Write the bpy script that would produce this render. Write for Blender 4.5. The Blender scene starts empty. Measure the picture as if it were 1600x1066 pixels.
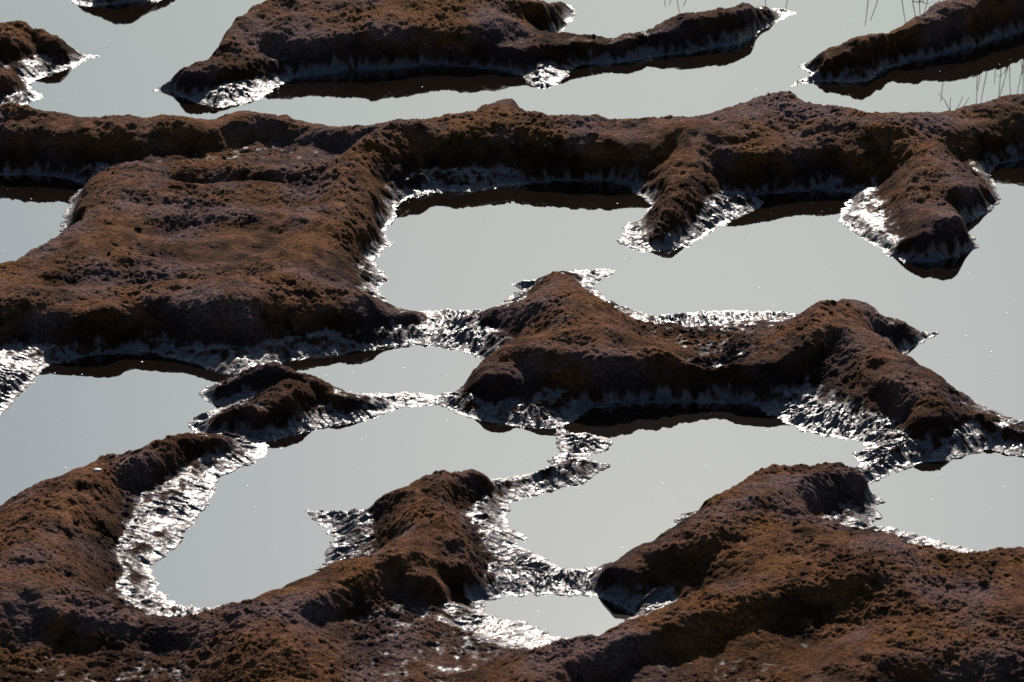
import bpy, math, random
import numpy as np
R = math.radians
scene = bpy.context.scene
col = scene.collection

# ------------------------------------------------------------------ camera
cam = bpy.data.cameras.new('camera')
cam.lens = 120.0; cam.sensor_width = 36.0; cam.clip_end = 5000
cam_o = bpy.data.objects.new('camera', cam); col.objects.link(cam_o)
cam_o.location = (0, 0, 7.5); cam_o.rotation_euler = (R(90 - 22.0), 0, 0)
cam.dof.use_dof = True; cam.dof.focus_distance = 20.5; cam.dof.aperture_fstop = 4.5
scene.camera = cam_o
scene.cycles.use_denoising = False

# ------------------------------------------------------------------ sky and sun
SUN_EL, SUN_AZ = 31.0, 3.0            # degrees; azimuth clockwise from +Y (straight ahead)
world = bpy.data.worlds.new('World'); scene.world = world; world.use_nodes = True
wn = world.node_tree.nodes; wl = world.node_tree.links
bg = wn['Background']
sky = wn.new('ShaderNodeTexSky'); sky.sky_type = 'NISHITA'; sky.sun_disc = False
sky.sun_elevation = R(SUN_EL); sky.sun_rotation = R(SUN_AZ)
sky.air_density = 2.4; sky.dust_density = 1.5; sky.ozone_density = 9.2
wl.new(sky.outputs[0], bg.inputs[0]); bg.inputs[1].default_value = 0.05
sun = bpy.data.lights.new('sun', 'SUN'); sun.energy = 5.0; sun.angle = R(0.5); sun.color = (1.0, 0.93, 0.84)
sun_o = bpy.data.objects.new('sun', sun); col.objects.link(sun_o)
sun_o.rotation_euler = (R(-(90 - SUN_EL)), 0, R(-SUN_AZ))
vs = scene.view_settings
vs.view_transform = 'Standard'; vs.look = 'None'; vs.exposure = 1.45; vs.gamma = 1.0; vs.use_curve_mapping = False

# ------------------------------------------------------------------ plan of the mudflat (metres; camera stands over the origin)
ISLANDS = {
  'M0': [(-3.475,25.731),(-3.395,25.519),(-3.222,25.484),(-3.033,25.572),(-2.677,25.749),(-2.541,26.201),(-3.088,26.573),(-3.64,26.46)],
  'M1': [(-3.044,24.199),(-3.157,24.073),(-3.252,23.884),(-3.342,23.745),(-3.425,23.592),(-3.471,23.41),(-3.336,23.216),(-3.428,23.084),(-3.527,22.982),(-3.865,22.823),(-4.2,23.231),(-4.278,24.311),(-3.898,24.311),(-3.787,24.473),(-3.691,24.538),(-3.522,24.344),(-3.272,24.247)],
  'M2': [(-2.581,23.38),(-2.448,23.291),(-2.273,23.113),(-2.055,22.953),(-1.927,23.055),(-1.819,23.128),(-1.775,23.276),(-1.673,23.41),(-1.567,23.638),(-1.433,23.73),(-1.236,23.807),(-0.935,23.869),(-0.703,23.931),(-0.469,23.931),(-0.234,23.884),(-0.047,23.838),(0.07,23.699),(0.161,23.486),(0.23,23.425),(0.333,23.561),(0.419,23.776),(0.516,23.931),(0.753,24.025),(1.04,24.168),(1.328,24.247),(1.623,24.424),(1.83,24.67),(2.008,25.003),(2.19,25.345),(2.129,25.45),(1.872,25.311),(1.567,25.139),(1.318,25.037),(1.063,24.769),(0.768,24.571),(0.479,24.538),(0.192,24.571),(0.347,24.703),(0.518,25.328),(0.397,25.519),(0.0,25.139),(-0.487,25.003),(-0.974,24.97),(-1.456,24.886),(-1.833,24.719),(-2.05,24.392),(-2.191,24.073),(-2.249,23.807),(-2.317,23.622)],
  'M4': [(-1.502,25.767),(-1.408,25.38),(-1.256,25.311),(-1.111,25.363),(-1.057,25.66),(-1.165,26.11),(-1.444,26.11)],
  'M3': [(1.938,23.38),(2.074,23.486),(2.264,23.546),(2.427,23.561),(2.609,23.668),(2.734,23.853),(2.875,23.994),(3.079,24.136),(3.341,24.344),(3.656,24.637),(3.934,24.902),(4.774,25.572),(5.012,26.386),(3.99,25.66),(3.646,25.311),(3.31,24.97),(3.064,24.719),(2.869,24.473),(2.614,24.311),(2.309,24.073),(2.086,23.931),(2.195,23.714),(2.031,23.516)],
}
BIG_LAND = [(-5.447,22.651),(-4.007,22.581),(-3.552,22.51),(-3.192,22.468),(-2.878,22.44),(-2.389,22.413),(-2.037,22.44),(-1.821,22.51),(-1.594,22.44),(-1.36,22.206),(-1.141,22.206),(-0.881,22.316),(-0.62,22.44),(-0.311,22.51),(-0.134,22.651),(0.045,22.68),(0.222,22.51),(0.441,22.343),(0.706,22.343),(1.103,22.343),(1.283,22.427),(1.561,22.623),(1.751,22.794),(1.917,22.909),(2.068,22.823),(2.232,22.651),(2.446,22.553),(2.753,22.51),(2.978,22.538),(3.222,22.708),(3.465,22.851),(3.784,22.88),(4.495,22.823),(5.82,22.722),(3.166,10.977),(-2.971,10.977)]
POOLS = {
  'P1': [(-5.565,21.591),(-3.677,21.565),(-3.248,21.552),(-3.028,21.5),(-2.846,21.333),(-2.848,21.131),(-2.891,20.858),(-2.888,20.567),(-2.913,20.436),(-2.777,20.319),(-2.832,20.075),(-2.964,19.703),(-3.127,19.45),(-3.326,19.214),(-4.865,18.493)],
  'P2': [(6.483,21.828),(3.807,21.855),(3.457,21.828),(3.284,21.762),(3.202,21.591),(3.199,21.308),(3.188,20.969),(3.061,20.76),(2.915,20.555),(2.903,20.425),(2.972,20.167),(2.845,20.052),(2.763,19.938),(2.595,19.859),(2.411,19.893),(2.329,20.029),(2.208,20.319),(2.106,20.579),(2.165,20.87),(2.245,21.156),(2.067,21.232),(1.813,21.219),(1.631,21.144),(1.562,21.118),(1.629,20.994),(1.465,20.712),(1.354,20.567),(1.22,20.354),(1.13,20.179),(1.047,20.121),(0.925,20.098),(0.811,20.075),(0.671,20.214),(0.72,20.508),(0.899,20.92),(0.84,21.118),(0.782,21.295),(0.636,21.372),(0.297,21.372),(0.0,21.333),(-0.422,21.219),(-0.67,21.068),(-0.763,20.957),(-0.775,20.688),(-0.812,20.448),(-0.76,20.214),(-0.884,19.882),(-0.79,19.57),(-0.847,19.428),(-0.77,19.108),(-0.613,18.992),(-0.506,19.013),(-0.337,19.024),(-0.192,19.024),(-0.039,19.214),(0.07,19.428),(0.004,19.526),(0.118,19.603),(0.268,19.647),(0.395,19.669),(0.522,19.714),(0.665,19.725),(0.533,19.526),(0.488,19.439),(0.596,19.235),(0.815,18.982),(1.149,19.003),(1.457,19.024),(1.647,19.003),(1.792,18.899),(1.94,18.847),(2.161,18.776),(2.385,18.745),(2.547,18.735),(2.381,18.503),(2.23,18.276),(2.268,18.007),(2.397,17.799),(2.48,17.762),(2.615,17.66),(2.673,17.523),(2.841,17.343),(3.149,17.097),(5.249,17.097)],
  'P3': [(-2.7,18.189),(-2.591,18.286),(-2.349,18.384),(-2.099,18.374),(-1.899,18.267),(-1.697,18.102),(-1.582,18.035),(-1.659,17.94),(-1.778,17.799),(-1.688,17.624),(-1.611,17.56),(-1.693,17.469),(-1.782,17.343),(-1.742,17.21),(-1.872,16.907),(-2.222,16.629),(-2.494,16.359),(-2.678,16.222),(-3.134,15.947),(-3.927,15.794),(-4.076,16.505),(-2.996,17.01),(-2.857,17.514),(-2.827,17.605),(-2.787,17.79),(-2.714,17.978)],
  'P4': [(-1.364,18.179),(-1.311,18.267),(-1.153,18.355),(-0.969,18.404),(-0.817,18.434),(-0.579,18.473),(-0.429,18.434),(-0.249,18.355),(-0.166,18.17),(-0.245,18.007),(-0.333,17.809),(-0.433,17.744),(-0.488,17.762),(-0.673,17.781),(-0.854,17.781),(-0.979,17.818),(-1.129,17.912),(-1.28,18.007)],
  'P5': [(-1.366,17.062),(-1.262,17.14),(-1.152,17.237),(-1.036,17.308),(-0.912,17.388),(-0.83,17.451),(-0.666,17.569),(-0.503,17.624),(-0.431,17.651),(-0.329,17.523),(-0.192,17.442),(-0.071,17.37),(0.06,17.308),(0.24,17.272),(0.224,17.097),(0.236,16.924),(0.162,16.754),(0.024,16.646),(-0.126,16.612),(-0.271,16.464),(-0.504,16.302),(-0.736,16.214),(-0.902,16.19),(-1.095,16.174),(-0.979,15.994),(-0.926,15.863),(-0.949,15.733),(-0.925,15.575),(-0.967,15.509),(-0.911,15.42),(-1.014,15.204),(-1.196,15.076),(-1.297,15.076),(-1.478,15.062),(-1.669,15.083),(-1.743,15.261),(-1.8,15.523),(-1.698,15.756),(-1.666,16.017),(-1.554,16.448),(-1.558,16.621),(-1.49,16.67),(-1.34,16.89)],
  'P6': [(0.254,17.281),(0.313,17.397),(0.473,17.56),(0.718,17.615),(1.006,17.642),(1.372,17.624),(1.499,17.397),(1.631,17.237),(1.876,17.062),(1.894,16.958),(1.825,16.856),(1.867,16.78),(1.739,16.587),(1.525,16.464),(1.316,16.383),(1.14,16.262),(1.002,16.182),(0.866,16.048),(0.885,15.963),(0.854,15.87),(0.753,15.794),(0.637,15.673),(0.491,15.568),(0.283,15.494),(0.088,15.635),(0.016,15.733),(0.072,15.863),(-0.013,15.994),(-0.037,16.127),(0.0,16.262),(0.091,16.383),(0.231,16.48),(0.402,16.571),(0.513,16.754),(0.387,16.856),(0.364,16.907),(0.459,16.958),(0.536,17.131),(0.416,17.237),(0.317,17.219)],
  'P7': [(1.88,16.489),(2.007,16.604),(2.068,16.662),(2.17,16.746),(2.355,16.83),(2.464,16.873),(2.589,16.933),(2.773,16.907),(3.181,16.856),(3.768,16.67),(3.629,15.947),(3.023,15.87),(2.74,15.733),(2.601,15.673),(2.471,15.673),(2.332,15.703),(2.229,15.771),(2.077,15.901),(1.978,15.994),(1.864,16.048),(1.926,16.135),(1.909,16.23),(1.963,16.367)],
  'P8': [(-0.132,15.062),(-0.085,15.139),(0.032,15.211),(0.162,15.225),(0.32,15.196),(0.479,15.09),(0.569,14.964),(0.512,14.819),(0.401,14.717),(0.323,14.69),(0.272,14.723),(0.158,14.778),(0.053,14.881),(-0.084,14.95)],
}
SPINES = [
  ('M0',[(-3.424,25.928,0.158,0.228),(-3.073,25.946,0.221,0.304),(-2.694,26.201,0.159,0.256)],0.3),
  ('M1',[(-4.159,24.152,0.248,0.427),(-3.77,24.073,0.223,0.331),(-3.593,24.376,0.21,0.249),(-3.403,24.152,0.159,0.199),(-3.206,24.088,0.05,0.132)],0.3),
  ('M1',[(-3.949,23.38,0.193,0.322),(-3.707,23.291,0.164,0.229),(-3.528,23.32,0.068,0.138)],0.3),
  ('M2',[(-2.1,23.807,0.206,0.281),(-2.044,24.311,0.275,0.382),(-1.778,24.604,0.303,0.458),(-1.347,24.637,0.303,0.483),(-0.771,24.67,0.283,0.483),(-0.289,24.703,0.283,0.46),(0.145,24.786,0.233,0.364),(0.392,25.139,0.103,0.197)],0.35),
  ('M2',[(-2.296,23.38,0.135,0.23),(-1.951,23.684,0.147,0.28),(-1.724,23.776,0.108,0.234)],0.3),
  ('M2',[(-1.743,24.073,0.213,0.378),(-1.126,23.963,0.222,0.377),(-0.468,23.9,0.202,0.329),(0.0,23.931,0.153,0.212),(0.425,24.152,0.119,0.218),(0.758,24.231,0.115,0.219),(1.049,24.392,0.145,0.239),(1.296,24.571,0.181,0.289),(1.591,24.703,0.202,0.271),(1.845,24.902,0.168,0.234),(2.029,25.088,0.087,0.147)],0.35),
  ('M2',[(-1.901,24.311,0.24,0.525),(-1.14,24.279,0.259,0.619),(-0.285,24.279,0.239,0.524)],0.5),
  ('M4',[(-1.346,25.643,0.136,0.2),(-1.196,25.643,0.136,0.2)],0.3),
  ('M3',[(2.281,23.745,0.142,0.187),(2.528,23.9,0.202,0.258),(2.832,24.12,0.193,0.261),(3.046,24.344,0.215,0.287),(3.313,24.587,0.267,0.362),(3.682,24.836,0.279,0.389),(4.435,25.311,0.284,0.446)],0.35),
  ('L',[(-5.192,21.855,0.252,0.433),(-3.737,21.962,0.253,0.435),(-3.476,21.962,0.253,0.435),(-2.939,21.828,0.238,0.411),(-2.33,21.788,0.228,0.311),(-1.991,21.868,0.22,0.295),(-1.746,22.083,0.212,0.289),(-1.522,21.975,0.193,0.261),(-1.208,21.775,0.174,0.225),(-0.862,21.762,0.21,0.302),(-0.431,21.788,0.238,0.432),(-0.043,21.895,0.248,0.521),(0.43,21.696,0.25,0.452),(0.859,21.67,0.25,0.43),(1.247,21.709,0.255,0.495),(1.605,21.921,0.266,0.543),(1.829,22.015,0.267,0.589),(2.164,21.868,0.257,0.52),(2.586,21.762,0.247,0.475),(2.9,21.868,0.229,0.433),(3.236,22.124,0.231,0.438),(3.592,22.165,0.241,0.483),(5.242,22.097,0.24,0.481)],0.45),
  ('L',[(-1.855,22.371,0.14,0.265),(-1.779,22.553,0.15,0.223)],0.3),
  ('L',[(-0.088,22.206,0.213,0.308),(-0.045,22.623,0.16,0.223)],0.3),
  ('L',[(1.762,22.302,0.233,0.397),(1.898,22.837,0.161,0.27)],0.3),
  ('L',[(1.197,21.565,0.249,0.385),(1.18,21.207,0.215,0.295),(1.099,20.834,0.168,0.216),(1.022,20.472,0.122,0.18),(0.952,20.26,0.069,0.138)],0.3),
  ('L',[(2.574,21.644,0.245,0.387),(2.663,21.283,0.233,0.381),(2.75,20.932,0.221,0.417),(2.793,20.591,0.21,0.427),(2.728,20.249,0.181,0.381),(2.64,20.121,0.112,0.298)],0.35),
  ('L',[(2.356,21.604,0.245,0.386),(1.916,21.462,0.248,0.384),(1.485,21.372,0.248,0.382)],0.4),
  ('D',[(-1.062,20.92,0.204,0.25),(-0.89,21.333,0.216,0.254),(-0.69,21.762,0.228,0.281)],0.35),
  ('D',[(-2.541,21.131,0.134,0.185),(-2.105,21.181,0.143,0.177),(-1.59,21.031,0.151,0.176),(-1.088,21.031,0.169,0.218)],0.35),
  ('D',[(-2.533,21.056,0.178,0.314),(-2.587,20.401,0.191,0.326),(-2.66,19.803,0.195,0.338),(-2.881,19.363,0.192,0.35),(-3.078,19.097,0.19,0.365),(-4.105,18.434,0.185,0.448)],0.3),
  ('D',[(-1.063,20.957,0.213,0.313),(-1.077,20.354,0.208,0.305),(-1.191,19.803,0.195,0.318),(-1.285,19.363,0.192,0.35),(-1.305,19.045,0.19,0.365)],0.3),
  ('D',[(-4.049,18.141,0.191,0.442),(-3.024,18.715,0.195,0.378),(-2.57,18.704,0.199,0.359),(-2.081,18.735,0.204,0.341),(-1.587,18.704,0.208,0.378),(-1.29,18.786,0.196,0.417),(-0.987,18.796,0.163,0.342),(-0.721,18.796,0.09,0.19)],0.45),
  ('D',[(-1.591,18.755,0.179,0.303),(-1.556,18.533,0.146,0.206)],0.3),
  ('D',[(-2.48,20.167,0.181,0.444),(-2.018,20.179,0.159,0.371),(-1.619,20.249,0.16,0.364),(-1.208,20.121,0.189,0.423)],0.5),
  ('D',[(-2.433,20.688,0.149,0.371),(-1.563,20.627,0.153,0.37)],0.5),
  ('D',[(-2.433,19.537,0.135,0.471),(-1.966,19.581,0.109,0.59),(-1.572,19.57,0.114,0.511)],0.7),
  ('C',[(0.267,19.581,0.076,0.138),(0.289,19.129,0.157,0.231),(0.321,18.704,0.22,0.321),(0.335,18.374,0.249,0.387),(0.368,18.112,0.255,0.426)],0.3),
  ('C',[(-0.076,18.735,0.106,0.227),(0.151,18.613,0.195,0.376)],0.3),
  ('C',[(0.037,17.978,0.186,0.292),(0.363,17.874,0.248,0.334),(0.725,17.809,0.208,0.268),(1.081,17.697,0.184,0.173),(1.414,17.818,0.193,0.196),(1.737,18.228,0.212,0.259),(1.913,18.543,0.198,0.27),(2.036,18.654,0.175,0.283),(2.257,18.603,0.118,0.169),(2.407,18.603,0.053,0.094)],0.4),
  ('C',[(1.811,18.444,0.202,0.284),(1.953,18.16,0.215,0.339),(2.137,17.799,0.204,0.344),(2.245,17.469,0.186,0.285),(2.287,17.21,0.161,0.229),(2.239,17.088,0.138,0.175)],0.3),
  ('C',[(0.0,17.856,0.181,0.254),(-0.036,17.67,0.141,0.216)],0.3),
  ('C',[(2.482,17.361,0.077,0.142),(2.666,17.149,0.046,0.126),(2.922,16.975,0.053,0.139)],0.3),
  ('E',[(-1.624,17.725,0.071,0.108),(-1.449,17.799,0.118,0.152),(-1.306,17.837,0.157,0.189),(-1.156,17.744,0.141,0.181),(-0.965,17.532,0.093,0.143),(-0.788,17.56,0.055,0.122)],0.25),
  ('E',[(-1.655,17.228,0.069,0.127),(-1.447,17.272,0.108,0.155),(-1.248,17.487,0.14,0.196)],0.25),
  ('F',[(-1.593,16.89,0.076,0.125),(-1.791,16.78,0.143,0.172),(-2.038,16.505,0.179,0.238),(-2.276,16.222,0.199,0.318),(-2.351,15.748,0.217,0.376),(-2.355,15.275,0.228,0.399),(-2.423,14.839,0.231,0.436),(-2.743,14.503,0.227,0.52),(-3.604,14.242,0.225,0.604)],0.35),
  ('F',[(-2.433,14.908,0.217,0.438),(-2.096,14.703,0.181,0.34),(-1.836,14.569,0.152,0.277),(-1.553,14.49,0.131,0.245),(-1.317,14.589,0.152,0.261)],0.4),
  ('G',[(-0.218,16.286,0.141,0.151),(-0.368,16.19,0.184,0.234),(-0.497,16.009,0.212,0.265),(-0.455,15.673,0.224,0.277),(-0.352,15.391,0.214,0.257),(-0.317,15.196,0.184,0.191)],0.35),
  ('G',[(-0.42,15.538,0.194,0.259),(-0.57,15.189,0.22,0.302),(-0.784,14.999,0.225,0.299),(-0.989,14.751,0.209,0.295),(-1.162,14.562,0.2,0.338),(-1.207,14.32,0.205,0.364),(-1.065,13.99,0.209,0.387),(-0.952,13.565,0.206,0.407)],0.4),
  ('G',[(-0.505,15.132,0.212,0.253),(-0.471,15.013,0.183,0.189)],0.35),
  ('G',[(-0.068,16.399,0.03,0.101),(0.171,16.604,0.037,0.137),(0.377,16.696,0.034,0.124)],0.4),
  ('G',[(-2.9,13.648,0.027,0.584),(-2.015,13.529,0.027,0.58),(-1.437,13.506,0.04,0.463)],0.4),
  ('H',[(1.683,16.334,0.156,0.202),(1.505,16.206,0.214,0.285),(1.325,16.025,0.234,0.315),(1.141,15.718,0.239,0.327),(0.963,15.435,0.229,0.322),(0.734,15.333,0.171,0.24),(0.54,15.225,0.099,0.175)],0.35),
  ('H',[(1.178,15.794,0.218,0.328),(1.382,15.457,0.215,0.387),(1.659,15.319,0.185,0.384),(1.994,15.175,0.163,0.349),(2.329,15.069,0.155,0.316),(2.72,15.161,0.163,0.349),(3.493,15.232,0.163,0.382)],0.47),
  ('H',[(1.655,14.929,0.224,0.345),(1.335,14.826,0.23,0.312),(1.047,14.69,0.229,0.294),(0.764,14.542,0.228,0.261),(0.514,14.372,0.213,0.243),(0.299,14.159,0.204,0.24),(0.118,13.915,0.195,0.252),(-0.058,13.606,0.183,0.262)],0.35),
  ('H',[(1.36,15.168,0.177,0.476),(1.821,15.027,0.176,0.441)],0.6),
  ('H',[(1.801,14.826,0.189,0.436),(2.157,14.69,0.188,0.464),(2.762,14.622,0.187,0.555)],0.5),
  ('H',[(1.475,13.934,0.121,0.267),(1.702,14.14,0.163,0.36),(1.962,14.333,0.199,0.516),(2.556,14.268,0.198,0.605)],0.4),
]


# ------------------------------------------------------------------ noise helpers
rng = np.random.default_rng(7)
LAT = rng.random((512, 512)).astype(np.float32) * 2 - 1
def vnoise(x, y, seed=0):
    x = x + seed * 17.37; y = y + seed * 9.71
    xi = np.floor(x).astype(np.int32); yi = np.floor(y).astype(np.int32)
    fx = (x - xi).astype(np.float32); fy = (y - yi).astype(np.float32)
    fx = fx * fx * fx * (fx * (fx * 6 - 15) + 10); fy = fy * fy * fy * (fy * (fy * 6 - 15) + 10)
    x0 = xi & 511; x1 = (xi + 1) & 511; y0 = yi & 511; y1 = (yi + 1) & 511
    a = LAT[y0, x0]; b = LAT[y0, x1]; c = LAT[y1, x0]; d = LAT[y1, x1]
    u = a + (b - a) * fx; v = c + (d - c) * fx
    return u + (v - u) * fy
def fbm(x, y, wl_, oct_, seed=0, gain=0.5):
    s = 0; a = 1.0; f = 1.0 / wl_
    for o in range(oct_):
        s = s + a * vnoise(x * f + o * 3.1, y * f - o * 5.3, seed + o); a *= gain; f *= 2.03
    return s
def cells(x, y, wl_, seed=0, sharp=1.0):
    """packed rounded grains, 0 in the joints to 1 on the tops"""
    x = x / wl_ + seed * 7.77; y = y / wl_ + seed * 3.33
    xi = np.floor(x).astype(np.int32); yi = np.floor(y).astype(np.int32); out = np.zeros(x.shape, np.float32)
    for a in (-1, 0, 1):
        for b in (-1, 0, 1):
            u = (xi + a) & 511; v = (yi + b) & 511
            px = xi + a + 0.5 + 0.48 * LAT[v, u]; py = yi + b + 0.5 + 0.48 * LAT[u, v]
            r = 0.62 + 0.35 * LAT[(v + 77) & 511, u]
            out = np.maximum(out, r * np.sqrt(np.maximum(0, 1 - ((x - px) ** 2 + (y - py) ** 2) / (r * r))).astype(np.float32))
    return out
def smooth(a, b, x):
    t = np.clip((x - a) / (b - a), 0, 1); return t * t * (3 - 2 * t)

# ------------------------------------------------------------------ height field
ROWS, COLS = 1880, 1120
def spread(lo, hi, flo, fhi, n):
    """n samples from lo to hi, most of them between flo and fhi"""
    nf = int(n * 0.92); ne = n - nf; a = int(ne * (flo - lo) / ((flo - lo) + (hi - fhi))); b = ne - a
    return np.concatenate([np.linspace(lo, flo, a, endpoint=False), np.linspace(flo, fhi, nf, endpoint=False), np.linspace(fhi, hi, b)])
U = spread(-1.75, 1.75, -1.06, 1.06, COLS)
V = spread(0.0, 1.0, 0.20, 0.885, ROWS)
Y0, Y1 = 12.0, 31.0
inv = 1 / Y0 + (1 / Y1 - 1 / Y0) * V            # finer rows nearer by
Yr = 1 / inv
def half_width(y): return 0.15 * np.hypot(y, 7.5)
GY = np.repeat(Yr[:, None], COLS, 1); GX = U[None, :] * half_width(Yr)[:, None]

def seg_dist(px, py, ax, ay, bx, by):
    dx, dy = bx - ax, by - ay; L = dx * dx + dy * dy + 1e-12
    t = np.clip(((px - ax) * dx + (py - ay) * dy) / L, 0, 1)
    return np.hypot(px - ax - t * dx, py - ay - t * dy), t
def poly_sdf(px, py, P):
    """positive inside"""
    d = np.full(px.shape, 1e9, np.float32); ins = np.zeros(px.shape, bool); n = len(P)
    for i in range(n):
        ax, ay = P[i]; bx, by = P[(i + 1) % n]
        d = np.minimum(d, seg_dist(px, py, ax, ay, bx, by)[0])
        if ay != by:
            c = ((ay > py) != (by > py)) & (px < (bx - ax) * (py - ay) / (by - ay) + ax)
            ins ^= c
    return np.where(ins, d, -d)
STEP = 3
ci = np.unique(np.append(np.arange(0, ROWS, STEP), ROWS - 1)); cj = np.unique(np.append(np.arange(0, COLS, STEP), COLS - 1))
cx = GX[np.ix_(ci, cj)].astype(np.float32); cy = GY[np.ix_(ci, cj)].astype(np.float32)
# wobble the plan so no shore is a straight line
wx = cx + 0.030 * fbm(cx, cy, 0.35, 4, 1); wy = cy + 0.040 * fbm(cx, cy, 0.35, 4, 2)
land = poly_sdf(wx, wy, BIG_LAND)
for P in POOLS.values(): land = np.minimum(land, -poly_sdf(wx, wy, P))
for P in ISLANDS.values(): land = np.maximum(land, poly_sdf(wx, wy, P))
OWN = ['M0', 'M1', 'M2', 'M3', 'M4', 'L', 'D', 'C', 'E', 'F', 'G', 'H']
rel = np.zeros(cx.shape, np.float32); best = np.full((len(OWN),) + cx.shape, 9e9, np.float32)
qx = cx + 0.05 * fbm(cx, cy, 0.5, 3, 5); qy = cy + 0.06 * fbm(cx, cy, 0.5, 3, 6)
inland = smooth(0.12, 0.40, land)
for own, pts, plat in SPINES:
    f = np.zeros(cx.shape, np.float32); k = OWN.index(own)
    for (ax, ay, ah, aw), (bx, by, bh, bw) in zip(pts[:-1], pts[1:]):
        d, t = seg_dist(qx, qy, ax, ay, bx, by)
        h = ah + (bh - ah) * t; w = aw + (bw - aw) * t
        r = d / w
        near = (1 - (0.85 if own == 'D' else 0.65) * inland if own in ('D', 'M2') or plat >= 0.45 else 1.0) * smooth(-0.2, 0.7, (ay + (by - ay) * t - qy) / (d + 1e-3))      # 1 on the steep, undercut side
        steep = 1.03 * (1 - smooth(0.26, 1.08, r))
        gentle = 1 - smooth(plat * 0.3, 1.45, r)
        skirt = 0.30 * (1 - smooth(0.55, 2.1, r))
        f = np.maximum(f, h * np.maximum(steep * near + gentle * (1 - near), skirt))
        best[k] = np.minimum(best[k], r)
    rel = rel + f ** 5
rel = rel ** 0.2
owner_c = np.argmin(best, 0)

def upsample(a):
    ri = np.searchsorted(ci, np.arange(ROWS), side='right') - 1; ri = np.clip(ri, 0, len(ci) - 2)
    rj = np.searchsorted(cj, np.arange(COLS), side='right') - 1; rj = np.clip(rj, 0, len(cj) - 2)
    fi = ((np.arange(ROWS) - ci[ri]) / (ci[ri + 1] - ci[ri]))[:, None].astype(np.float32)
    fj = ((np.arange(COLS) - cj[rj]) / (cj[rj + 1] - cj[rj]))[None, :].astype(np.float32)
    A = a[np.ix_(ri, rj)]; B = a[np.ix_(ri, rj + 1)]; C_ = a[np.ix_(ri + 1, rj)]; D_ = a[np.ix_(ri + 1, rj + 1)]
    return (A * (1 - fj) + B * fj) * (1 - fi) + (C_ * (1 - fj) + D_ * fj) * fi
X = GX.astype(np.float32); Y = GY.astype(np.float32)
S = upsample(land); REL = upsample(rel)
own_i = np.clip(np.searchsorted(ci, np.arange(ROWS), side='right') - 1, 0, len(ci) - 1)
own_j = np.clip(np.searchsorted(cj, np.arange(COLS), side='right') - 1, 0, len(cj) - 1)
OWNER = owner_c[np.ix_(own_i, own_j)]

# small rills that run down to the water: noise smeared along the fall line
gy_, gx_ = np.gradient(land)
gx_ = gx_ / np.gradient(cx, axis=1); gy_ = gy_ / np.gradient(cy, axis=0)
gl = np.hypot(gx_, gy_) + 1e-6; DX = upsample((gx_ / gl).astype(np.float32)); DY = upsample((gy_ / gl).astype(np.float32))
rill = 0; rill2 = 0
for s in np.linspace(-0.06, 0.06, 7):
    rill = rill + vnoise((X + DX * s) / 0.026, (Y + DY * s) / 0.030, 11)
    rill2 = rill2 + vnoise((X + DX * s * 0.5) / 0.012, (Y + DY * s * 0.5) / 0.014, 12)
rill /= 7; rill2 /= 7

S0 = S
S = S + (0.024 * rill + 0.012 * rill2) * (1 - smooth(0.10, 0.25, np.abs(S)))     # the shore ends in small fingers
film = 0.020 * np.clip(fbm(X, Y, 0.30, 2, 91) + 0.2, 0, 1)
sp = np.maximum(S - film, 0)                    # a flat film of wet mud right at the waterline
apron = 0.075 * (1 - np.exp(-sp / 0.26)) + 0.06 * smooth(0.22, 0.5, sp)
body = REL * smooth(0.0, 0.13, S0 + 0.020 * fbm(X, Y, 0.12, 2, 21))
H = np.where(S > 0, 0.0025 + (apron ** 1.5 + (body * smooth(0.0, 0.04, S - film)) ** 1.5) ** (1 / 1.5), np.maximum(S * 0.35, -0.12))
dry = smooth(0.035, 0.10, H + 0.015 * fbm(X, Y, 0.20, 3, 31))
big_n = fbm(X, Y, 0.40, 3, 41)
wpx = X + 0.020 * fbm(X, Y, 0.06, 2, 51); wpy = Y + 0.020 * fbm(X, Y, 0.06, 2, 52)
lump = cells(wpx, wpy, 0.085, 53); grain = cells(wpx, wpy, 0.036, 55); grit = cells(X, Y, 0.017, 57)
rough_ = fbm(X, Y, 0.05, 3, 59)
patch = np.clip(0.75 + 0.5 * fbm(X, Y, 0.35, 2, 61), 0.25, 1.4)
crumb = 0.009 * lump + 0.011 * grain + 0.008 * grit + 0.008 * rough_ - 0.015
H = H + dry * (0.022 * big_n + 0.012 * fbm(X, Y, 0.17, 2, 43) + crumb * patch)
hv, hu = np.gradient(apron + body); slope = np.hypot(hu / np.gradient(X, axis=1), hv / np.gradient(Y, axis=0))
wetb = smooth(0.0, 0.10, S) * (1 - dry) * (1 - 0.75 * smooth(0.25, 0.8, slope))
chop = cells(X + 0.3 * DX * rill, Y + 0.3 * DY * rill, 0.024, 73)
chopa = np.clip(0.75 + 0.75 * fbm(X, Y, 0.30, 2, 75), 0.25, 1.3)
H = H + wetb * (chopa * (0.034 * rill + 0.020 * rill2 + 0.006 * chop - 0.003 + 0.009 * fbm(X, Y, 0.06, 2, 71)) + 0.010 * fbm(X, Y, 0.14, 2, 77))
H = H + smooth(-0.05, 0.0, S) * (1 - smooth(0.02, 0.06, S)) * 0.006 * rill
DAMP = (1 - smooth(0.06, 0.25, H + 0.07 * fbm(X, Y, 0.25, 4, 83))).astype(np.float32)
WET = (1 - smooth(0.055, 0.120, H + 0.014 * fbm(X, Y, 0.10, 3, 81) + 0.040 * fbm(X, Y, 0.040, 3, 85, 0.6) + 0.010 * rill + 0.05 * smooth(0.25, 0.7, slope))).astype(np.float32)

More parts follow.
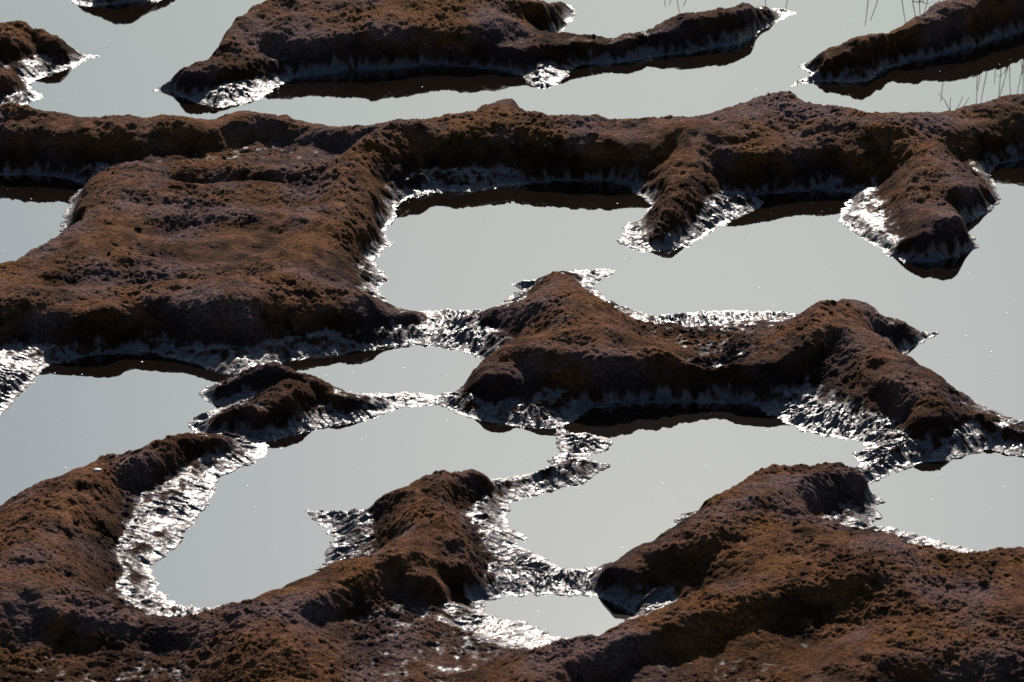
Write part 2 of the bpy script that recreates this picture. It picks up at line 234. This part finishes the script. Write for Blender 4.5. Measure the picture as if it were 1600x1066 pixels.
# ------------------------------------------------------------------ materials
def new_mat(name):
    m = bpy.data.materials.new(name); m.use_nodes = True
    nt = m.node_tree; return m, nt.nodes, nt.links, nt.nodes['Principled BSDF']
def mud_material():
    m, n, l, p = new_mat('mud')
    tc = n.new('ShaderNodeTexCoord')
    def noise(scale, det, rough=0.6):
        t = n.new('ShaderNodeTexNoise'); t.inputs['Scale'].default_value = scale; t.inputs['Detail'].default_value = det
        t.inputs['Roughness'].default_value = rough; l.new(tc.outputs['Object'], t.inputs['Vector']); return t
    def ramp(src, a, b, ca, cb):
        r = n.new('ShaderNodeValToRGB'); e = r.color_ramp.elements
        e[0].position = a; e[1].position = b; e[0].color = (*ca, 1); e[1].color = (*cb, 1); l.new(src, r.inputs[0]); return r.outputs[0]
    def mix(f, a, b):
        x = n.new('ShaderNodeMix'); x.data_type = 'RGBA'
        if isinstance(f, float): x.inputs[0].default_value = f
        else: l.new(f, x.inputs[0])
        l.new(a, x.inputs[6]); l.new(b, x.inputs[7]); return x.outputs[2]
    base = ramp(noise(9, 6).outputs[0], 0.35, 0.68, (0.032, 0.0128, 0.0060), (0.225, 0.102, 0.056))
    algae = ramp(noise(45, 4).outputs[0], 0.35, 0.7, (0.054, 0.0185, 0.0048), (0.275, 0.119, 0.037))
    grey = ramp(noise(60, 4).outputs[0], 0.35, 0.7, (0.052, 0.032, 0.034), (0.260, 0.162, 0.162))
    c1 = mix(ramp(noise(2.6, 5).outputs[0], 0.46, 0.62, (0, 0, 0), (0.8, 0.8, 0.8)), base, algae)
    c2 = mix(ramp(noise(1.7, 5).outputs[0], 0.47, 0.61, (0, 0, 0), (0.85, 0.85, 0.85)), c1, grey)
    fleck = ramp(noise(160, 3).outputs[0], 0.34, 0.62, (0.34, 0.31, 0.30), (1, 1, 1))
    mu = n.new('ShaderNodeMix'); mu.data_type = 'RGBA'; mu.blend_type = 'MULTIPLY'; mu.inputs[0].default_value = 1.0
    l.new(c2, mu.inputs[6]); l.new(fleck, mu.inputs[7])
    wetc = ramp(noise(30, 4).outputs[0], 0.3, 0.7, (0.016, 0.010, 0.012), (0.052, 0.035, 0.037))
    at = n.new('ShaderNodeAttribute'); at.attribute_name = 'wet'
    ad = n.new('ShaderNodeAttribute'); ad.attribute_name = 'damp'
    dk = n.new('ShaderNodeMix'); dk.data_type = 'RGBA'; dk.blend_type = 'MULTIPLY'; l.new(ad.outputs['Fac'], dk.inputs[0])
    l.new(mu.outputs[2], dk.inputs[6]); dk.inputs[7].default_value = (0.30, 0.28, 0.30, 1)      # soaked mud is darker than dry mud
    l.new(mix(at.outputs['Fac'], dk.outputs[2], wetc), p.inputs['Base Color'])
    mr = n.new('ShaderNodeMapRange'); mr.inputs[3].default_value = 0.92; l.new(at.outputs['Fac'], mr.inputs[0])
    wr = n.new('ShaderNodeMapRange'); wr.inputs[1].default_value = 0.36; wr.inputs[2].default_value = 0.60; wr.inputs[3].default_value = 0.27; wr.inputs[4].default_value = 0.66
    l.new(noise(24, 4).outputs[0], wr.inputs[0]); l.new(wr.outputs[0], mr.inputs[4])
    l.new(mr.outputs[0], p.inputs['Roughness'])
    ms = n.new('ShaderNodeMapRange'); ms.inputs[3].default_value = 0.02; ms.inputs[4].default_value = 0.32
    l.new(at.outputs['Fac'], ms.inputs[0]); l.new(ms.outputs[0], p.inputs['Specular IOR Level'])
    # crumbs on the dry tops, softer folds where it is wet
    crumbs = noise(62, 6, 0.66); folds = noise(38, 2, 0.5)
    inv = n.new('ShaderNodeMath'); inv.operation = 'SUBTRACT'; inv.inputs[0].default_value = 1.0; l.new(at.outputs['Fac'], inv.inputs[1])
    b1 = n.new('ShaderNodeBump'); b1.inputs['Distance'].default_value = 0.080; l.new(inv.outputs[0], b1.inputs['Strength']); l.new(crumbs.outputs[0], b1.inputs['Height'])
    sw = n.new('ShaderNodeMath'); sw.operation = 'MULTIPLY'; sw.inputs[1].default_value = 0.6; l.new(at.outputs['Fac'], sw.inputs[0])
    b2 = n.new('ShaderNodeBump'); b2.inputs['Distance'].default_value = 0.014; l.new(sw.outputs[0], b2.inputs['Strength']); l.new(folds.outputs[0], b2.inputs['Height'])
    l.new(b1.outputs[0], b2.inputs['Normal']); l.new(b2.outputs[0], p.inputs['Normal'])
    return m
def water_material():
    m, n, l, p = new_mat('pool_water')
    p.inputs['Base Color'].default_value = (0.004, 0.0025, 0.0018, 1); p.inputs['Roughness'].default_value = 0.02
    p.inputs['IOR'].default_value = 2.85
    tc = n.new('ShaderNodeTexCoord'); t = n.new('ShaderNodeTexNoise'); t.inputs['Scale'].default_value = 3.0; t.inputs['Detail'].default_value = 3
    l.new(tc.outputs['Object'], t.inputs['Vector'])
    b = n.new('ShaderNodeBump'); b.inputs['Distance'].default_value = 0.0015; b.inputs['Strength'].default_value = 0.25
    l.new(t.outputs[0], b.inputs['Height']); l.new(b.outputs[0], p.inputs['Normal'])
    return m
MUD = mud_material(); WATER = water_material()

def mesh_np(name, verts, faces, mat, normals=None, attr=None, parent=None, smooth_=True):
    me = bpy.data.meshes.new(name)
    nv, nf, k = len(verts), len(faces), faces.shape[1]
    me.vertices.add(nv); me.vertices.foreach_set('co', np.ascontiguousarray(verts, np.float32).ravel())
    me.loops.add(nf * k); me.loops.foreach_set('vertex_index', np.ascontiguousarray(faces, np.int32).ravel())
    me.polygons.add(nf); me.polygons.foreach_set('loop_start', np.arange(0, nf * k, k, dtype=np.int32))
    me.polygons.foreach_set('loop_total', np.full(nf, k, np.int32))
    me.update(calc_edges=True)
    me.polygons.foreach_set('use_smooth', np.full(nf, smooth_))
    for nm, vals in (attr or {}).items():
        a = me.attributes.new(nm, 'FLOAT', 'POINT'); a.data.foreach_set('value', np.ascontiguousarray(vals, np.float32))
    if normals is not None: me.normals_split_custom_set_from_vertices(normals)
    me.materials.append(mat)
    o = bpy.data.objects.new(name, me); col.objects.link(o); o.parent = parent
    return o
def tag(o, label=None, cat=None, group=None, kind=None):
    if label: o['label'] = label
    if cat: o['category'] = cat
    if group: o['group'] = group
    if kind: o['kind'] = kind
    return o

# ------------------------------------------------------------------ ground and water
def sheet(name, z, size, mat, y=0):
    v = np.array([(-size, y - size, z), (size, y - size, z), (size, y + size, z), (-size, y + size, z)], np.float32)
    return mesh_np(name, v, np.array([[0, 1, 2, 3]]), mat)
g = sheet('ground', -0.30, 2500, MUD); tag(g, kind='structure')
POOL_LABELS = {
 'P1': 'narrow strip of still water at the left edge below the longest ridge',
 'P2': 'large open pool of pale still water at the right of centre',
 'P3': 'still pool at the left edge under the broad hollowed bank',
 'P4': 'small lens shaped pool left of the peaked mound',
 'P5': 'still pool in the lower left ringed by glittering shore',
 'P6': 'still pool below the arm of the peaked mound',
 'P7': 'still pool at the lower right edge above the humped bank',
 'P8': 'smallest pool in the foreground at the bottom centre',
}
pn = list(POOLS)
psd = np.stack([poly_sdf(wx, wy, POOLS[k]) for k in pn] + [-poly_sdf(wx, wy, BIG_LAND)])
near = np.argmax(psd, 0); depth = np.max(psd, 0)
gi = np.arange(len(ci) * len(cj)).reshape(len(ci), len(cj))
cq = np.stack([gi[:-1, :-1], gi[:-1, 1:], gi[1:, 1:], gi[1:, :-1]], -1)
cwet = np.maximum(np.maximum(depth[:-1, :-1], depth[:-1, 1:]), np.maximum(depth[1:, :-1], depth[1:, 1:])) > -0.10
cverts = np.stack([cx, cy, np.zeros_like(cx)], -1).reshape(-1, 3)
for k in range(len(pn) + 1):
    q = cq[cwet & (near[:-1, :-1] == k)]
    used, iq = np.unique(q.ravel(), return_inverse=True); vv = cverts[used]; ff = iq.reshape(-1, 4)
    if k < len(pn):
        tag(mesh_np('pool', vv, ff, WATER, smooth_=False), POOL_LABELS[pn[k]], kind='structure')
    else:                                         # the open water beyond, out to the horizon
        B = 2500.0; ex = []
        L_, R_ = cverts.reshape(len(ci), len(cj), 3)[:, 0], cverts.reshape(len(ci), len(cj), 3)[:, -1]
        yt, yb = L_[-1, 1], L_[0, 1]
        ex += [(-B, yt, 0), (B, yt, 0), (B, B, 0), (-B, B, 0)]
        ex += [(-B, yb, 0), (L_[0, 0], yb, 0), (L_[-1, 0], yt, 0), (-B, yt, 0)]
        ex += [(R_[0, 0], yb, 0), (B, yb, 0), (B, yt, 0), (R_[-1, 0], yt, 0)]
        ex += [(-B, -B, 0), (B, -B, 0), (B, yb, 0), (-B, yb, 0)]
        n0 = len(vv); vv = np.concatenate([vv, np.array(ex, np.float32)])
        ff = np.concatenate([ff, n0 + np.arange(16).reshape(4, 4)])
        tag(mesh_np('water', vv, ff, WATER, smooth_=False), 'pale open water around the far mounds at the top', kind='structure')

# ------------------------------------------------------------------ mud banks
idx = np.arange(ROWS * COLS).reshape(ROWS, COLS)
P3 = np.stack([X, Y, H], -1)
dPu = np.gradient(P3, axis=1); dPv = np.gradient(P3, axis=0)
NRM = np.cross(dPu, dPv); NRM /= np.linalg.norm(NRM, axis=-1, keepdims=True) + 1e-12
quads = np.stack([idx[:-1, :-1], idx[:-1, 1:], idx[1:, 1:], idx[1:, :-1]], -1)
top = np.maximum(np.maximum(H[:-1, :-1], H[:-1, 1:]), np.maximum(H[1:, 1:], H[1:, :-1]))
keep = top > -0.012
qown = OWNER[:-1, :-1]
BANKS = {
 'M0': ('mud_mound', 'dark mud mound cut off by the top edge at left', 'mud mound'),
 'M1': ('mud_mound', 'two lobed mud mound at the left edge with a shining pointed tip', 'mud mound'),
 'M2': ('mud_ridge', 'long brown mud ridge across the top centre with a thin curved right arm', 'mud ridge'),
 'M3': ('mud_ridge', 'narrow mud ridge rising to the top right corner', 'mud ridge'),
 'M4': ('mud_mound', 'tiny dark mud lump at the top edge behind the long brown ridge', 'mud mound'),
 'L': ('mud_ridge', 'longest mud ridge spanning the whole picture with two spurs reaching into the big pool', 'mud ridge'),
 'D': ('mud_bank', 'broad brown mud bank at left with a shallow hollow in its top', 'mud bank'),
 'C': ('mud_mound', 'peaked mud mound at the centre with an arm curving to the right', 'mud mound'),
 'E': ('mud_mound', 'small dark wet mud mound between three pools at centre left', 'mud mound'),
 'F': ('mud_ridge', 'curved mud ridge in the lower left corner with a glittering wet shore', 'mud ridge'),
 'G': ('mud_ridge', 'winding mud ridge in the foreground left of the smallest pool', 'mud ridge'),
 'H': ('mud_bank', 'large humped mud bank filling the lower right corner', 'mud bank'),
}
Pf = P3.reshape(-1, 3); Nf = NRM.reshape(-1, 3); Wf = WET.ravel(); Df = DAMP.ravel()
for k, own in enumerate(OWN):
    q = quads[keep & (qown == k)]
    if not len(q): continue
    used, invq = np.unique(q.ravel(), return_inverse=True)
    o = mesh_np(BANKS[own][0], Pf[used], invq.reshape(-1, 4), MUD, Nf[used], {'wet': Wf[used], 'damp': Df[used]})
    tag(o, BANKS[own][1], BANKS[own][2])

# ------------------------------------------------------------------ loose things on the mud
def height_at(x, y):
    v = (1 / y - 1 / Y0) / (1 / Y1 - 1 / Y0); i = int(np.clip(np.searchsorted(V, v), 0, ROWS - 1))
    j = int(np.clip(np.searchsorted(U, x / float(half_width(y))), 0, COLS - 1))
    return float(H[i, j]), int(OWNER[i, j])
ICO_V, ICO_F = [], []
def ico(sub):
    g_ = (1 + 5 ** 0.5) / 2
    v = [(-1, g_, 0), (1, g_, 0), (-1, -g_, 0), (1, -g_, 0), (0, -1, g_), (0, 1, g_), (0, -1, -g_), (0, 1, -g_), (g_, 0, -1), (g_, 0, 1), (-g_, 0, -1), (-g_, 0, 1)]
    f = [(0,11,5),(0,5,1),(0,1,7),(0,7,10),(0,10,11),(1,5,9),(5,11,4),(11,10,2),(10,7,6),(7,1,8),(3,9,4),(3,4,2),(3,2,6),(3,6,8),(3,8,9),(4,9,5),(2,4,11),(6,2,10),(8,6,7),(9,8,1)]
    v = [np.array(p, np.float32) / np.linalg.norm(p) for p in v]
    for _ in range(sub):
        nf, cache = [], {}
        def mid(a, b):
            k = (min(a, b), max(a, b))
            if k not in cache:
                m = v[a] + v[b]; v.append(m / np.linalg.norm(m)); cache[k] = len(v) - 1
            return cache[k]
        for a, b, c in f:
            ab, bc, ca = mid(a, b), mid(b, c), mid(c, a); nf += [(a, ab, ca), (b, bc, ab), (c, ca, bc), (ab, bc, ca)]
        f = nf
    return np.array(v, np.float32), np.array(f, np.int32)
V1, F1 = ico(1); V0, F0 = ico(0)
rg = np.random.default_rng(21)
inner = (np.abs(U) < 1.08)[None, :] & ((Yr > 13.2) & (Yr < 28))[:, None]
cand = np.argwhere((dry > 0.6) & inner & (NRM[..., 2] > 0.45))
# clods
CLOD_ON = {'L': 'longest mud ridge', 'D': 'broad hollowed mud bank at left', 'C': 'peaked mud mound', 'H': 'humped mud bank in the lower right', 'M2': 'long brown ridge across the top', 'G': 'winding foreground ridge', 'F': 'curved ridge in the lower left'}
shapes = []
for s in range(5):
    v = V1 * (1 + 0.5 * (rg.random((len(V1), 1)) - 0.5)) * (0.75 + 0.5 * rg.random((1, 3))); v[:, 2] *= 0.8
    me_o = mesh_np('mud_clod', v, F1, MUD, smooth_=False); shapes.append(me_o.data); bpy.data.objects.remove(me_o)
for i, j in cand[rg.integers(0, len(cand), 400)][:45]:
    own = OWN[OWNER[i, j]]
    if own not in CLOD_ON: continue
    s = 0.008 + 0.014 * rg.random() ** 2
    o = bpy.data.objects.new('mud_clod', shapes[rg.integers(5)]); col.objects.link(o)
    o.location = (float(X[i, j]), float(Y[i, j]), float(H[i, j]) + s * 0.45); o.scale = (s, s, s); o.rotation_euler = (rg.random() * 0.5, rg.random() * 0.5, rg.random() * 6.28)
    tag(o, 'small dark mud clod lying on the ' + CLOD_ON[own], 'mud clod', 'loose clods on the ' + CLOD_ON[own])

# ------------------------------------------------------------------ twigs, straws, reeds
def plain(name, c, rough):
    m, n, l, p = new_mat(name); tc = n.new('ShaderNodeTexCoord'); tx = n.new('ShaderNodeTexNoise'); tx.inputs['Scale'].default_value = 60
    l.new(tc.outputs['Object'], tx.inputs['Vector']); r = n.new('ShaderNodeValToRGB')
    r.color_ramp.elements[0].color = (*[q * 0.6 for q in c], 1); r.color_ramp.elements[1].color = (*[min(1, q * 1.3) for q in c], 1)
    l.new(tx.outputs[0], r.inputs[0]); l.new(r.outputs[0], p.inputs['Base Color']); p.inputs['Roughness'].default_value = rough
    return m
TWIG = plain('dry_twig', (0.05, 0.038, 0.03), 0.8); STRAW = plain('straw', (0.16, 0.11, 0.07), 0.8); REED = plain('reed', (0.07, 0.07, 0.03), 0.7); FOAM_SPARKLE = plain('foam', (0.7, 0.7, 0.7), 0.5); SHELL = plain('pale_shell', (0.30, 0.26, 0.24), 0.6)
def tube(pts, r0, r1, sides=5):
    pts = np.array(pts, np.float32); n_ = len(pts); v = []; f = []
    for a in range(n_):
        d = pts[min(a + 1, n_ - 1)] - pts[max(a - 1, 0)]; d /= np.linalg.norm(d) + 1e-9
        u = np.cross(d, (0.3, 0.9, 0.2)); u /= np.linalg.norm(u) + 1e-9; w_ = np.cross(d, u); r = r0 + (r1 - r0) * a / (n_ - 1)
        for s in range(sides):
            an = 2 * math.pi * s / sides; v.append(pts[a] + r * (math.cos(an) * u + math.sin(an) * w_))
    for a in range(n_ - 1):
        for s in range(sides):
            s2 = (s + 1) % sides; f.append((a * sides + s, a * sides + s2, (a + 1) * sides + s2, (a + 1) * sides + s))
    return np.array(v, np.float32), np.array(f, np.int32)
def empty(name, loc):
    o = bpy.data.objects.new(name, None); o.location = loc; col.objects.link(o); return o
def curve_pts(a, b, bend, n_=8):
    a = np.array(a, float); b = np.array(b, float); bend = np.array(bend, float)
    return [a + (b - a) * s + bend * 4 * s * (1 - s) for s in np.linspace(0, 1, n_)]
x, y = (3.008, 22.26)
z, _ = height_at(x, y)
tw = empty('twig', (x, y, z - 0.01)); tag(tw, 'bare forked twig sticking up from the far right of the longest ridge', 'twig')
for tip, bend in (((-0.095, 0.02, 0.150), (0.0, 0, 0.022)), ((-0.008, 0, 0.125), (-0.006, 0, 0)), ((0.068, -0.02, 0.140), (0.012, 0, -0.006)), ((0.118, 0.01, 0.125), (0.015, 0, -0.015))):
    v, f = tube(curve_pts((0, 0, 0), tip, bend), 0.0034, 0.0016); mesh_np('branch', v, f, TWIG, parent=tw)
def straw(a, b, label, rise=0.012, mat=STRAW, r=0.0022):
    za, _ = height_at(*a); zb, _ = height_at(*b)
    v, f = tube(curve_pts((*a, za + rise), (*b, zb + rise), (0.01, 0.01, 0.012)), r, r * 0.7)
    tag(mesh_np('straw', v, f, mat), label, 'straw')
straw((-2.053, 16.326), (-1.989, 16.489), 'short pale straw lying across the curved lower left ridge')
straw((-2.082, 16.407), (-2.06, 16.587), 'thin pale straw sticking up on the lower left ridge', 0.02)
x, y = (-2.163, 16.262)
z, _ = height_at(x, y)
v = V1 * np.array([0.024, 0.016, 0.009]) * (1 + 0.15 * (rg.random((len(V1), 1)) - 0.5))
o = mesh_np('shell', v, F1, SHELL); o.location = (x, y, z + 0.006); tag(o, 'small pale shell fragment on the curved lower left ridge', 'shell')
def reed(x, y, h, lean, label, leaves):
    e = empty('reed', (x, y, 0)); tag(e, label, 'reed', 'reeds beyond the top right edge mirrored in the water')
    tip = (lean, 0.05, h)
    pts = curve_pts((0, 0, -0.30), tip, (lean * -0.45 + 0.02, 0, 0), 12)
    v, f = tube(pts, 0.0068, 0.0026); mesh_np('stem', v, f, REED, parent=e)
    for s, dx, dz in leaves:
        p0 = pts[int(s * 11)]; v, f = tube(curve_pts(p0, (p0[0] + dx, p0[1] + 0.03, p0[2] + dz), (0, 0, abs(dz) * 0.3 + 0.02)), 0.0045, 0.0010); mesh_np('leaf', v, f, REED, parent=e)
for n_, (p, h, lean, lv) in enumerate([
    ((2.904, 26.955), 0.62, 0.0, []),
    ((3.148, 27.052), 0.62, 0.10, [(0.7, -0.10, 0.10)]),
    ((3.201, 26.763), 0.58, 0.12, [(0.8, 0.15, -0.05), (0.6, 0.12, 0.12)]),
    ((3.393, 26.763), 0.52, -0.05, [(0.7, 0.10, 0.08)]),
    ((3.521, 26.668), 1.17, 0.0, []),
    ((3.781, 26.763), 1.26, 0.05, [(0.85, -0.10, -0.04)]),
    ((3.921, 26.801), 1.27, -0.06, []),
    ((3.937, 26.763), 1.05, 0.03, [(0.8, 0.06, 0.2)]),
    ((4.097, 26.724), 1.28, -0.12, [(0.75, -0.10, 0.12), (0.6, 0.09, 0.2)]),
    ((4.04, 26.839), 1.25, 0.08, [(0.7, -0.14, 0.25)]),
    ((4.206, 26.763), 1.15, -0.05, [(0.7, -0.16, 0.2)]),
    ((4.368, 26.878), 1.2, 0.0, []),
    ((3.854, 26.724), 1.10, -0.03, [(0.8, -0.10, 0.1)]),
    ((4.004, 26.878), 1.30, 0.02, [(0.75, 0.10, -0.06)]),
    ((4.108, 26.955), 1.05, 0.12, [(0.7, 0.1, 0.1), (0.85, -0.08, 0.02)]),
    ((4.159, 26.801), 1.30, 0.06, [(0.6, -0.2, 0.3)]),
    ((3.016, 26.878), 0.55, -0.08, [(0.7, -0.1, 0.1)]),
    ((3.282, 26.839), 0.60, 0.07, [(0.75, 0.12, 0.02)]),
    ((3.484, 26.878), 0.56, 0.06, [(0.8, -0.08, 0.06)]),
    ((1.277, 26.955), 0.50, 0.10, [(0.8, 0.06, 0.05)]),
    ((1.488, 26.993), 0.46, -0.08, [(0.75, 0.08, 0.05)]),
    ((2.036, 26.993), 0.46, 0.05, []),
    ((1.203, 27.052), 0.48, 0.06, [(0.8, 0.1, 0.0)]),
    ((1.331, 26.993), 0.45, -0.04, []),
    ((2.275, 27.052), 0.50, -0.02, [])]):
    reed(p[0], p[1], h, lean, 'green brown reed standing beyond the far ridges and mirrored in the water', lv)
# flecks of foam and drift on the pools, coloured white for sun sparkles
cw = np.argwhere((S < -0.05) & inner)
pk = cw[rg.integers(0, len(cw), 420)]
N = len(pk); s = 0.0010 + 0.0036 * rg.random(N) ** 4
ctr = np.stack([X[pk[:, 0], pk[:, 1]], Y[pk[:, 0], pk[:, 1]], np.full(N, 0.0004)], -1)
vv = V0[None] * s[:, None, None] * np.array([1.5, 1.5, 0.5]) + ctr[:, None, :]
ff = F0[None] + (np.arange(N) * len(V0))[:, None, None]
tag(mesh_np('foam_sparkle_flecks', vv.reshape(-1, 3), ff.reshape(-1, 3), FOAM_SPARKLE), 'tiny flecks floating on the pools, coloured white as sun sparkles', 'foam', kind='stuff')
